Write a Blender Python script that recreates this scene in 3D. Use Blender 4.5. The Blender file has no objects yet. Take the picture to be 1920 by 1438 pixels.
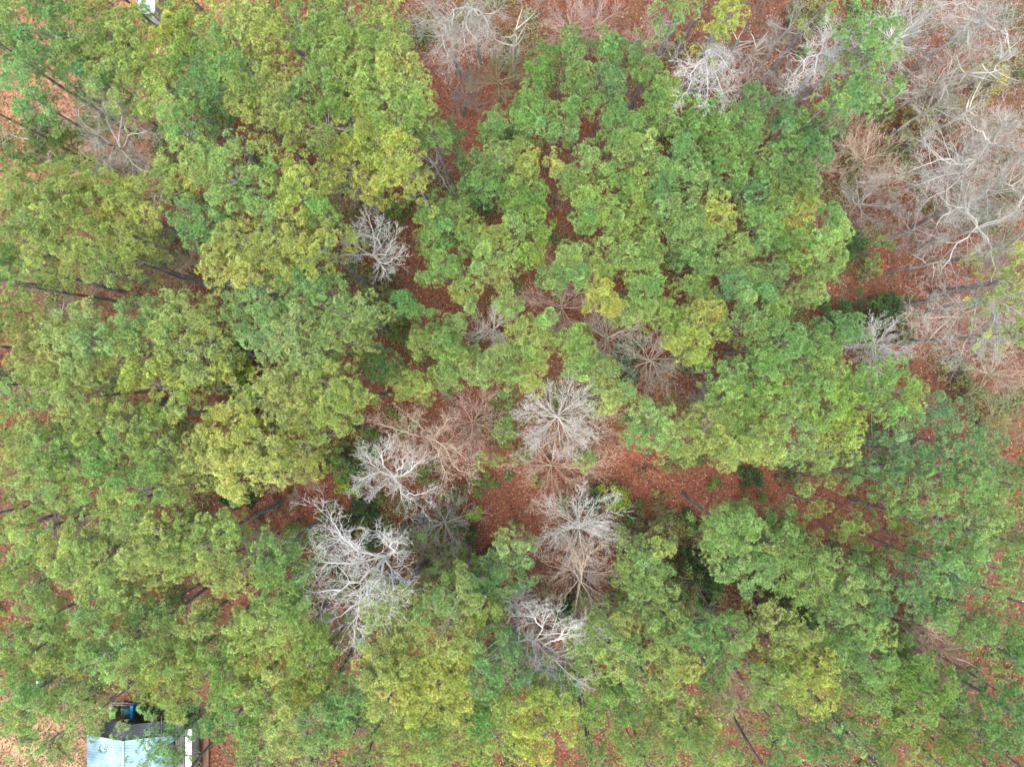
import bpy, math, random
import numpy as np
from mathutils import Vector
R = math.radians
# ---------------------------------------------------------------- camera, sky, sun, exposure
S = bpy.context.scene
COL = S.collection
H = 80.0                      # metres above the ground
F = 1280.0                    # focal length in photograph pixels (1920 wide)
cam_d = bpy.data.cameras.new('camera'); cam_d.sensor_width = 36; cam_d.lens = 24
cam_d.clip_start = 1; cam_d.clip_end = 2000
cam = bpy.data.objects.new('camera', cam_d); COL.objects.link(cam)
cam.location = (0, 0, H); cam.rotation_euler = (0, 0, 0); S.camera = cam
SUN_EL, SUN_AZ = R(74), R(215)          # azimuth clockwise from +Y
w = bpy.data.worlds.new('World'); S.world = w; w.use_nodes = True
nt = w.node_tree; nt.nodes.clear()
sky = nt.nodes.new('ShaderNodeTexSky'); sky.sky_type = 'NISHITA'; sky.sun_disc = False
sky.sun_elevation = SUN_EL; sky.sun_rotation = SUN_AZ; sky.air_density = 1.0; sky.dust_density = 4.0; sky.ozone_density = 0.6
bg = nt.nodes.new('ShaderNodeBackground'); bg.inputs['Strength'].default_value = 0.15
wo = nt.nodes.new('ShaderNodeOutputWorld')
nt.links.new(sky.outputs[0], bg.inputs[0]); nt.links.new(bg.outputs[0], wo.inputs[0])
sd = bpy.data.lights.new('sun', 'SUN'); sd.energy = 1.4; sd.angle = R(40); sd.color = (1.0, 0.96, 0.90)
sun = bpy.data.objects.new('sun', sd); COL.objects.link(sun)
sdir = Vector((math.sin(SUN_AZ)*math.cos(SUN_EL), math.cos(SUN_AZ)*math.cos(SUN_EL), math.sin(SUN_EL)))
sun.rotation_euler = sdir.to_track_quat('Z', 'Y').to_euler(); sun.location = sdir*150
S.view_settings.view_transform = 'Standard'; S.view_settings.look = 'None'
S.view_settings.exposure = 1.27; S.view_settings.gamma = 1; S.view_settings.use_curve_mapping = False
S.cycles.max_bounces = 8; S.cycles.diffuse_bounces = 5; S.cycles.transmission_bounces = 3; S.cycles.glossy_bounces = 2

def P(u, v, z=0.0):           # photograph pixel at height z -> world
    k = (H - z)/F
    return Vector(((u - 960)*k, (719 - v)*k, z))
# ---------------------------------------------------------------- where the crowns stand: centre in the photograph, radius in its pixels, tone
# tones: Y yellow, L lime, M between lime and green, G green, B blue-green, D deep dull green
PINES = {
'tall': (23.0, 78, '''
25 20 50 L,-10 75 50 G,75 10 42 G,60 75 48 G,115 45 45 L,165 15 50 L,120 95 45 L,175 85 50 L,218 45 45 L,232 98 42 L,195 135 38 L
330 12 36 L,312 62 36 L,285 108 36 L,355 50 45 M,350 105 42 G,410 25 48 L,400 80 48 G,375 140 45 B,420 128 38 G,450 60 38 L,470 20 42 L,500 55 36 L
160 142 36 G,188 165 34 L,22 150 42 G,50 188 30 G,300 142 32 L,280 187 36 L,320 195 36 L,335 230 34 G,355 165 38 B
330 272 36 L,290 322 32 M,370 290 38 L,320 345 34 L,440 150 40 M,500 145 44 Y,465 200 46 Y,528 190 42 L,545 235 32 L,555 170 32 G
400 312 42 M,450 290 42 M,410 370 36 M,470 348 42 M,520 318 38 L,562 332 42 L,540 385 38 L,485 405 30 M,600 395 34 G
560 25 46 G,600 62 50 M,650 20 48 M,660 82 50 M,712 55 46 M,742 110 42 L,600 122 46 G,650 142 50 M,702 155 50 M,760 160 46 M,618 188 40 G,690 205 46 M,748 215 42 M,790 222 30 M,735 25 28 L,812 245 26 G,780 190 28 M
650 218 40 L,700 255 46 Y,650 280 46 Y,740 285 44 Y,700 322 42 Y,772 320 32 Y,622 325 30 L,602 255 26 M
20 345 44 L,60 328 36 L,130 330 42 L,180 345 42 L,90 370 44 L,30 392 42 M,150 392 42 L,210 380 42 L,248 365 32 L,20 440 46 M,80 435 46 L,125 480 40 L,62 478 42 L,152 440 38 L,210 440 36 L,240 478 30 L,18 530 40 M,188 500 30 M,270 402 26 L,10 485 34 G
342 395 34 G,380 410 32 G,362 440 24 G
440 455 50 Y,402 498 42 Y,470 505 46 Y,512 452 42 Y,552 458 36 Y,582 482 32 Y,612 440 32 L,520 498 32 Y
452 575 42 G,500 562 46 G,560 545 46 G,610 562 42 G,650 590 36 M,480 620 46 G,540 610 46 M,602 620 46 M,652 640 36 L,688 575 26 M,520 665 38 M,572 665 32 M
290 600 52 L,240 590 38 M,345 590 46 L,382 640 46 L,312 658 50 L,250 650 46 L,220 692 42 L,198 640 36 L,290 710 38 L,372 690 36 L,405 698 24 L,340 735 22 L
25 610 42 L,62 625 42 L,112 612 42 L,158 590 28 L,90 662 50 L,40 682 42 L,140 682 42 L,20 742 40 M,82 722 46 L,122 742 36 L,165 640 36 M
180 782 42 L,230 790 42 L,148 798 32 L,208 822 42 M,262 820 34 L,300 800 24 M,330 762 24 L,290 765 22 M,120 775 18 L
20 822 42 L,62 850 46 M,112 872 46 L,30 890 46 L,80 905 36 M,130 832 30 M,152 900 36 M,170 862 26 G
260 870 42 M,312 865 46 M,360 880 42 L,268 918 36 M,320 912 36 L,225 905 24 G
410 800 46 Y,370 840 42 L,432 850 46 Y,442 765 28 L,480 850 42 Y,442 900 42 Y,490 880 38 Y,540 850 38 Y,570 872 32 Y,400 872 30 L,430 925 24 L
510 720 42 L,560 710 42 M,612 722 46 L,560 760 46 L,620 770 42 L,655 742 30 L,520 772 36 L,590 810 36 L,552 805 32 L,480 740 26 M
110 950 28 M,45 1012 42 M,20 1062 42 M,210 942 32 L,300 945 24 L,240 985 36 M,150 1012 50 L,100 1042 46 L,170 1072 50 L,230 1040 46 L,280 1012 42 L,290 1062 46 L,240 1102 50 L,180 1122 42 L,128 1082 42 L,340 1012 42 L,390 1002 38 L,422 1022 34 L,352 1062 46 L,402 1070 42 L,432 1092 30 L,40 970 28 M
40 1112 42 M,80 1132 38 M,62 1200 42 M,20 1222 42 M,110 1210 42 L,92 1252 36 L,40 1252 30 L,150 1242 42 M,200 1222 46 M,250 1200 46 L,220 1262 46 L,310 1182 42 M,362 1170 32 L,270 1282 42 L,300 1302 42 L,350 1270 46 L,402 1240 42 M,330 1322 36 L,410 1292 42 M,440 1232 42 L,460 1182 42 L,452 1282 46 L,440 1342 46 G,402 1370 36 G,470 1382 46 M,150 1160 32 M,300 1235 40 M,262 1165 30 G
20 1292 38 G,62 1302 42 G,30 1342 44 M,110 1322 34 M
500 1042 42 G,540 1072 40 G,480 1075 30 M
500 1132 42 M,550 1150 32 M,540 1192 36 L,602 1212 36 M,572 1242 42 M,510 1250 46 L,550 1292 46 L,590 1302 42 L,500 1312 46 M,530 1352 42 L,602 1352 42 G,520 1402 42 L,580 1402 46 M,640 1392 46 M,640 1342 42 G,662 1302 36 G,555 1120 24 G
702 1150 34 L,742 1140 34 L,712 1200 46 L,762 1190 42 L,810 1140 40 G,860 1130 40 M,900 1150 34 M,830 1200 46 L,872 1200 32 L,742 1250 46 L,702 1272 46 L,762 1292 50 Y,820 1280 46 Y,852 1250 42 Y,722 1322 46 L,780 1332 46 Y,832 1322 42 Y,862 1302 32 Y
930 1232 42 B,902 1290 34 B,952 1270 38 B,930 1308 30 L
762 1402 46 L,820 1402 46 L,862 1382 42 L,702 1412 42 M,802 1362 32 G,900 1352 40 G,930 1392 46 L,962 1342 36 L,1000 1352 42 Y,1050 1332 34 L,1000 1402 46 Y,1062 1370 30 L,1020 1300 24 L,890 1425 30 L
'''),
'south': (17.5, 60, '''
1132 1172 28 M,1178 1150 28 M,1165 1180 28 L,1140 1205 32 M,1100 1208 32 M,1192 1230 28 M,1170 1252 36 L,1110 1240 30 M
1240 1150 32 M,1262 1182 36 M,1292 1170 26 L,1225 1172 22 M,1250 1232 32 M,1272 1262 36 L,1292 1258 26 L,1202 1290 32 M,1320 1202 42 G,1370 1240 36 G,1340 1262 42 G,1350 1170 30 G,1392 1192 32 M,1245 1290 22 M
1060 1290 36 G,1130 1300 30 M,1180 1332 36 G,1140 1372 42 M,1112 1350 26 M,1262 1332 36 L,1240 1362 36 L,1280 1372 34 M,1240 1402 36 L,1300 1420 36 L,1330 1372 34 L,1320 1312 24 M,1190 1412 30 M,1380 1412 34 M,1345 1425 30 Y,1112 1412 24 M,1010 1290 24 G,1355 1305 24 M
955 1025 26 L,940 1070 36 M,980 1042 22 M,900 1102 32 G,930 1112 32 M,990 1082 22 G
1195 1042 32 M,1246 1030 22 L,1210 1078 40 M,1202 1115 30 M,1242 1112 30 M,1250 1070 20 G
1470 1170 30 L,1515 1185 30 L,1480 1232 46 L,1530 1232 36 L,1555 1262 32 Y,1502 1290 46 L,1452 1282 40 M,1540 1312 42 Y,1462 1332 38 M,1512 1352 36 L
1610 1190 36 G,1650 1190 30 M,1600 1232 32 G,1650 1252 42 G,1702 1240 36 G,1742 1260 36 G,1692 1292 42 M,1642 1312 36 M,1752 1312 42 G,1722 1352 42 M,1662 1362 42 M,1702 1402 42 L,1762 1402 36 L,1602 1402 36 M,1560 1392 36 G,1470 1410 32 M,1782 1290 30 G,1852 1352 30 G,1882 1302 36 G,1902 1382 46 G,1842 1402 42 M,1802 1430 36 M,1520 1415 26 G,1650 1425 26 M,1790 1360 30 G
1500 1092 42 M,1550 1112 46 M,1592 1092 36 M,1530 1060 38 M,1602 1140 30 M,1570 1150 24 G,1462 1042 36 G,1402 1042 36 G,1422 1082 42 G,1382 1000 42 M,1350 980 30 M,1402 985 30 M,1372 1050 36 M,1442 1018 26 M,1340 1025 24 M,1480 1010 24 G
'''),
'east': (18.0, 60, '''
1642 1122 26 G,1655 1148 32 B,1650 1090 26 M,1722 1110 36 G,1742 1080 32 B,1792 1080 36 G,1772 1150 40 G,1822 1162 40 G,1850 1190 36 G,1722 1140 28 B,1882 1182 42 B,1902 1232 36 G,1905 1100 36 G,1820 1110 26 B
1645 720 42 G,1692 710 42 G,1722 742 36 M,1672 762 36 G,1702 792 32 G,1762 762 34 B,1802 782 34 B,1832 832 42 B,1782 832 42 B,1702 832 32 B,1872 852 42 B,1680 870 32 B,1722 862 36 B,1762 882 42 B,1712 902 36 B,1752 932 42 G,1782 962 42 G,1832 902 42 G,1872 922 42 G,1862 972 46 M,1902 952 42 M,1832 1002 36 G,1882 1052 46 G,1842 1062 42 G,1762 1000 30 G,1915 1010 34 M,1912 880 34 G,1800 1030 26 B
'''),
'roadside': (20.0, 8, '''
1362 -92 44 L,1343 -104 26 M,1592 -40 34 M,2002 500 46 L
'''),
'outer': (23.0, 70, '''
-76 178 50 L,-60 20 50 M,-75 330 48 L,-233 475 50 L,-80 470 48 L,-75 600 50 M,-85 720 48 L,-233 775 50 M,-80 850 48 L,-75 980 50 M,-85 1110 48 L,-211 1320 50 M,-80 1240 50 L,-70 1380 50 M,-300 195 50 L,-160 640 50 M,-170 900 50 L,-160 1050 50 M
300 1510 50 M,420 1500 50 M,540 1510 50 L,660 1500 48 M,780 1510 50 L,900 1500 48 Y,1010 1510 46 L,1120 1500 46 M,1240 1510 46 L,1360 1500 44 M,1480 1510 46 M,1600 1500 46 G,1720 1510 46 M,1840 1500 46 M,1950 1520 46 G
1990 1400 46 G,1985 1280 46 G,1990 1160 46 G,1985 1040 46 G,1985 930 42 G,2047 1540 46 G
150 -80 50 L,300 -75 50 M,450 -80 50 L,600 -75 50 M,700 -110 48 M
'''),
'slender': (10.0, 30, '''
1550 895 22 M,1582 912 20 M,1610 890 24 G,1635 912 20 G,1555 950 26 Y,1505 972 32 G,1590 992 32 M,1640 970 20 G,1620 1030 26 G,1710 1025 32 M,1700 970 26 G,1645 1050 20 G,1525 920 18 G,1615 985 20 M,1500 1000 22 M,1732 1040 20 M
1330 1445 20 G,1105 866 21 M,945 808 32 G,966 850 32 G,920 858 26 M,940 745 24 G,1665 455 20 B,1385 860 14 G
'''),
'midright': (18.5, 60, '''
1210 772 26 M,1215 812 32 G,1250 832 36 M,1290 832 36 M,1330 832 36 M,1372 842 36 L,1422 852 32 L,1350 792 36 M,1402 782 42 G,1442 832 42 L,1402 742 42 G,1362 732 32 G,1452 742 46 M,1470 792 42 M,1430 702 32 G,1502 742 36 M,1522 802 36 M,1490 852 28 M,1562 772 46 M,1602 802 36 L,1580 842 42 M,1550 862 24 M,1540 722 36 G,1602 732 32 M,1300 790 24 M,1250 790 26 M
1410 602 30 G,1432 622 28 M,1480 642 42 G,1510 672 42 G,1550 652 42 G,1580 620 34 B,1604 622 32 B,1560 692 36 M,1450 682 32 G,1382 692 24 G
'''),
'young': (14.0, 46, '''
1010 412 32 M,1000 460 32 M,1080 480 32 M,1100 400 28 G,1150 400 32 M,1172 422 28 M,1140 470 36 M,1182 470 30 M,1212 400 32 M,1230 442 34 M,1225 470 26 M,1300 412 38 M,1290 440 30 M,1332 442 40 M,1360 402 34 Y,1345 378 24 L,1310 482 36 G,1350 482 28 M,1392 462 32 M,1402 490 22 M,1040 512 30 G,1080 516 30 G,1120 512 30 M,1130 552 34 Y,1162 568 26 Y,1220 512 32 M,1210 540 30 G,1252 592 36 M,1215 580 26 M,1302 532 22 G,1322 542 22 G,1382 532 32 B,1422 520 30 G,1402 552 26 M,1340 582 34 L,1310 602 32 M,1350 612 26 M,1270 632 26 L,1312 642 32 L,1322 672 22 M,1180 590 24 M
750 562 28 G,790 580 24 G,868 542 28 L,882 572 18 M,950 562 28 M,790 642 32 M,822 632 34 G,842 662 34 M,700 682 34 G,730 692 26 G,782 722 36 L,750 722 30 L,880 682 32 M,912 692 32 M,932 672 30 M,982 622 32 L,1010 642 34 L,980 662 26 M,1000 702 36 L,960 702 26 M,1070 632 26 M,1092 662 32 M,1090 625 24 M,1100 692 26 M,1140 692 22 M,1140 742 36 L,1172 732 26 M,1035 600 20 M,850 610 22 M,1075 690 20 M,840 700 26 M
1020 90 22 B,1010 112 26 G,1065 60 26 B,1080 82 26 B,1135 65 28 G,1148 92 24 G,1190 75 22 B,1140 130 22 G,1080 125 26 G,1085 150 26 G,1150 142 26 B,1160 162 26 B,1210 110 26 G,1230 135 26 G,1255 142 22 M,1265 172 28 M,1240 172 28 G,1000 170 28 G,985 192 28 G,1020 202 24 G,1070 192 26 G,1110 182 22 G,1160 202 28 G,1185 215 24 G,1250 202 28 M,1290 192 28 M,1020 240 28 G,980 222 24 G,1060 232 24 G,1150 242 28 G,1190 242 28 M,1180 272 32 M,1220 262 28 M,1230 292 28 M,1340 195 28 G,1330 222 28 M,1370 212 24 G,1420 172 28 B,1410 212 26 B,1420 232 28 G,1360 262 26 G,1400 272 26 G,1290 302 30 M,1260 312 28 M,1290 270 26 G,1330 312 32 G,1380 312 32 G,1390 342 26 G,1320 342 26 M,1470 192 26 B,1480 222 28 B,1510 232 30 B,1530 252 26 B,1550 272 24 B,1540 292 24 B,1490 270 28 G,1500 302 28 B,1450 302 26 G,1460 322 28 G,1510 332 28 G,1520 352 26 G,1480 352 26 G,1470 382 28 G,1430 350 24 B,1420 402 26 G,1450 422 30 G,1500 402 28 L,1520 380 24 L,1560 402 32 G,1580 432 30 M,1550 452 32 M,1510 450 28 M,1570 482 32 M,1550 512 26 M,1500 482 28 M,1530 552 22 M,1460 512 28 G,1440 552 24 G,1500 562 28 M,1470 592 28 M,1450 610 22 M,1430 450 24 G,1480 440 26 G
925 215 22 G,920 240 24 G,850 235 20 B,845 265 20 B,865 292 18 B,910 282 26 G,930 310 28 G,940 282 24 M,970 275 26 M,990 292 24 L,980 320 26 M,900 330 26 G,870 345 24 B,920 352 26 G,960 345 26 M,1000 342 26 M,1040 300 20 L,1060 330 24 G,1090 342 28 M,820 380 26 G,800 400 26 G,830 420 26 G,790 440 22 G,820 460 26 G,860 390 26 M,880 412 26 M,900 432 24 M,870 450 22 G,930 442 28 L,960 420 24 M,910 472 26 M,950 482 28 M,830 490 26 G,800 512 22 G,850 510 24 G,900 512 22 M,930 512 26 L,1000 380 26 G,970 380 24 G
1180 342 28 G,1200 332 24 M,1150 322 24 G,1100 372 26 M,1130 362 28 M,1200 372 28 M,1240 352 28 G,1252 385 24 M,1290 372 28 M,1120 300 22 M,1100 280 20 G,1220 215 22 G,1350 290 22 G,1260 230 22 G,1300 230 20 G
'''),
'north': (20.0, 62, '''
1610 20 26 G,1650 60 32 G,1682 48 22 G,1640 100 36 G,1680 92 22 M,1630 160 32 G,1600 150 22 G,1600 190 28 G,1650 175 28 M,1570 182 26 G,1690 140 18 G,1370 20 32 L,1345 40 18 L,1290 12 22 M,1255 20 24 B
1912 480 26 L,1910 525 28 L,1905 560 24 M,1915 622 26 M
1420 -70 30 L
'''),
'sparse': (20.0, 70, '''
300 1402 52 G,262 1415 34 G,330 1385 30 G,118 1345 46 M,150 1405 42 M,75 1405 44 M,40 1425 34 M,165 1345 30 M,258 1350 20 M,288 6 34 M,262 26 24 G,285 1425 36 M,318 1425 30 M
'''),
'understorey': (12.0, 60, '''
70 240 42 D,112 265 44 D,20 292 30 D,345 205 30 D
'''),
}
# bare trees: crown centre in the photograph, radius px, height m, colour (W white, C cream, T tan, P pinkish, A ash, O olive), spread style (l few large limbs, f fine radial), label
BARE = '''
695 465 62 16 W f|dense white leafless tree right of the yellow pine, in a red gap|700,480 640,478 692,415 742,442 722,512 748,480 672,432 712,425
925 612 44 11 W f|small round white leafless tree alone on red litter in the centre
1058 570 84 12 P f|wide pinkish leafless tree under the yellow-tipped pine in the centre
1030 612 26 8 A f|tiny ash-grey leafless tree just under the wide pinkish one
1150 628 56 12 C f|fan-shaped pale grey leafless tree right of the small green pines in the centre
1232 676 62 12 C f|wispy cream leafless tree over the brown shrub, right of centre
1050 785 80 15 W f|brightest and densest round white leafless tree, middle of the photo
1040 878 80 12 T f|tan leafless tree fanned out below the brightest white tree
1112 812 62 10 T f|dull tan twiggy tree at the right shoulder of the brightest white tree
884 795 68 11 P f|rosy twiggy leafless tree left of the small green pine column
800 820 84 15 T l|cream leafless tree with long crooked limbs, upper of the pair left of centre|793,818 712,790 836,788 858,882 832,900 756,842 793,855 872,858 768,785
735 888 72 17 W l|white crooked-limbed leafless tree at the edge of the red clearing, lower of the pair|738,892 683,848 722,838 674,902 785,868 790,928 702,926 760,856
672 1092 108 24 W l|largest white leafless tree, heavy forked limbs, lower left of centre|728,1040 632,985 604,1055 600,1108 640,1150 668,1168 745,1118 716,1000 690,1120 625,1010
826 990 60 13 A f|ash-grey fan-shaped tree beside the dark barrel
1092 1006 82 16 W f|big round white leafless tree in the lower middle, on the red clearing
1098 1115 88 20 T f|tan leafless tree hanging below the big round white one, lower middle
985 1158 34 20 W f|small starry white tree top above the broken white tree
1010 1212 66 20 W l|broken-looking white leafless tree with a long side limb, bottom middle|998,1198 945,1215 1075,1268 1000,1262 1102,1192 1062,1172 1032,1262 985,1150
835 1065 62 9 O f|olive-yellow twiggy tree between the largest white tree and a green pine
210 262 84 20 C l|lichen-grey leafless tree on the orange clay, upper left|232,285 152,195 205,190 258,190 278,245 205,300 172,272 272,325 190,322
640 338 46 13 A f|ash-grey twiggy tree against the left side of the yellow pine, upper left
808 292 62 14 C l|cream leafless tree beside the right edge of the yellow pine
825 35 52 18 C l|cream leafless tree over red litter at the top edge, left one|838,45 785,45 842,112 872,15 800,5 820,95
880 62 56 18 C l|cream leafless tree with spidery limbs at the top, second along|888,22 872,95 915,68 932,18 850,48 897,80
965 20 66 19 C l|cream limbs at the top edge just left of the young green pines
930 125 52 12 O f|thin olive twiggy tree over red litter below the cream top-edge trees
870 165 44 8 A f|faint grey sapling on red litter, above the young pines
1075 18 48 15 P f|pinkish twiggy tree at the top edge behind the young pines
1125 12 50 15 P f|brown-pink twiggy tree at the top edge, right of its pinkish neighbour
1225 58 42 10 P f|low pinkish twiggy tree left of the dark leaning trunk
1328 118 64 16 W l|drooping cream leafless tree just above the young pine stand|1332,95 1290,168 1285,130 1330,178 1358,172 1368,130 1348,88
1405 45 52 17 A l|ash leafless tree right of the lime pine at the top edge
1455 45 48 17 C l|cream leafless tree between dark trunks at the top edge
1505 22 40 17 A f|grey twig tree top at the top edge left of the pale pine
1545 100 56 17 W l|white leafless tree left of the pale upper right pine|1555,112 1535,82 1592,95 1582,130 1528,142 1562,60 1500,142
1490 150 44 12 A f|greyish fan tree under the white one left of the pale pine
1718 38 66 19 W f|bright white swept tree right of the pale pine at the top
1830 45 88 21 C l|large cream tree nearest the top right corner|1825,42 1770,5 1815,90 1870,45 1850,0 1800,60 1880,75 1790,30
1895 85 66 21 C l|cream tree crown cut by the right edge near the top corner
1760 12 52 19 C f|cream twig crown on the top edge between two larger ones
1880 168 66 20 C l|cream crown on the right edge, third below the corner
1730 150 40 14 C l|forked cream tree at the head of a thick grey trunk
1820 110 56 19 C f|fine cream twig crown below the large corner tree
1795 172 58 16 C f|flat pale crown over olive ground cover, upper right
1862 268 70 18 C l|pale tree with a bright fork, right side above the long limbs|1858,275 1828,238 1900,238 1915,272 1835,302 1880,228 1915,290
1775 318 74 18 C l|cream tree with long sweeping limbs on the right|1822,302 1705,318 1720,345 1775,388 1755,292 1795,392 1740,375
1640 288 62 11 T f|tan twiggy tree beside the right edge of the young pines
1640 372 56 12 A f|grey fan tree touching the right edge of the young pines
1850 400 80 18 C l|large cream tree with zigzag limbs near the right edge|1828,428 1752,418 1770,505 1845,482 1858,535 1905,398 1925,355 1790,400
1900 345 56 20 A f|ash twigs on the right edge above the zigzag-limbed tree
1742 420 48 12 A f|thin grey twig tree on red litter, left of the zigzag-limbed tree
1795 482 58 15 C l|sparse cream limbs just above the thick fallen-looking trunk
1792 628 62 15 C l|drooping cream tree, left of the pair below the thick trunk|1830,560 1740,600 1745,632 1802,658 1775,640 1768,570
1872 600 80 17 C l|drooping cream tree, right of the pair below the thick trunk|1855,562 1882,645 1848,640 1915,588 1925,552 1872,655 1820,650
1672 645 58 13 W f|white fan tree at the right of the dark shrubs
1872 738 66 11 O l|olive twiggy tree on the right edge under the red gap
1905 700 50 11 T f|tan thin tree on the right edge beside the olive one
1960 60 70 20 C l|cream crown mostly beyond the right edge, beside the large corner tree
1950 330 66 18 C f|ash-cream crown half beyond the right edge, above the zigzag-limbed tree
1935 455 60 17 A f|grey twigs at the right edge, below the zigzag-limbed tree
1940 215 60 18 C l|cream limbs beyond the right edge, beside the third crown below the corner
1855 205 44 13 O f|olive-cream twigs over the yellow-olive cover bush, upper right
1610 265 36 8 T f|low tan brush between the blue-green pines and the yellow-olive shrub
1655 345 34 8 P f|pink-brown low brush beside the grey fan tree at the stand
1900 790 50 9 O f|olive low brush on the right edge, below the olive twiggy tree
1580 215 34 8 P f|pinkish brush below the white tree left of the pale pine
1430 115 44 11 P f|pinkish thin tree below the ash and cream trees at the top
1380 150 34 8 T f|tan low brush right of the drooping cream tree
1900 250 44 18 C f|cream twigs on the right edge, just above the bright-forked tree
1690 330 40 11 T f|tan brush tree between grey fans and long white limbs
1560 300 30 9 T f|tan brush at the right flank of the blue-green young pines
540 900 46 9 T f|rusty twig tree where the red clearing starts, below bright yellow pines
478 1035 32 10 A f|small ash tree at the left edge of the red clearing
85 588 46 12 A l|ash forked tree over red litter near the left edge
300 488 56 9 O f|olive twiggy tree under the yellow pine, left part
168 508 40 11 A l|grey-green limbs between lime pines on the left
345 480 40 8 T f|tan low brush tree left of the yellow pine
1335 752 38 11 A f|dark ash brush between green pines right of centre
1268 812 24 12 T l|small tan dead top poking from green pines right of centre
1398 1308 66 20 T f|tan straw-coloured tree left of the yellow pine, lower right
1410 1362 50 20 T f|tan drooping twigs below its straw-coloured neighbour, lower right
1838 1262 60 19 T l|tan arching tree on the right, lower corner region
1850 1312 52 19 P f|pinkish arching twigs below the tan arching tree
1800 1215 46 17 T f|tan brush in the red strip, lower right
437 1215 24 13 A l|little ash dead top among lime pines, lower left
12 240 34 16 C l|cream limbs cut by the left edge over orange clay
1240 1195 22 9 A f|faint ash sapling among green pines at the bottom
1310 1160 34 8 P f|pinkish low twigs above the bottom green pines
640 1165 44 8 O f|olive brush at the foot of the largest white tree
560 480 24 8 A f|grey sprig under the yellow pine's right side
'''
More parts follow.
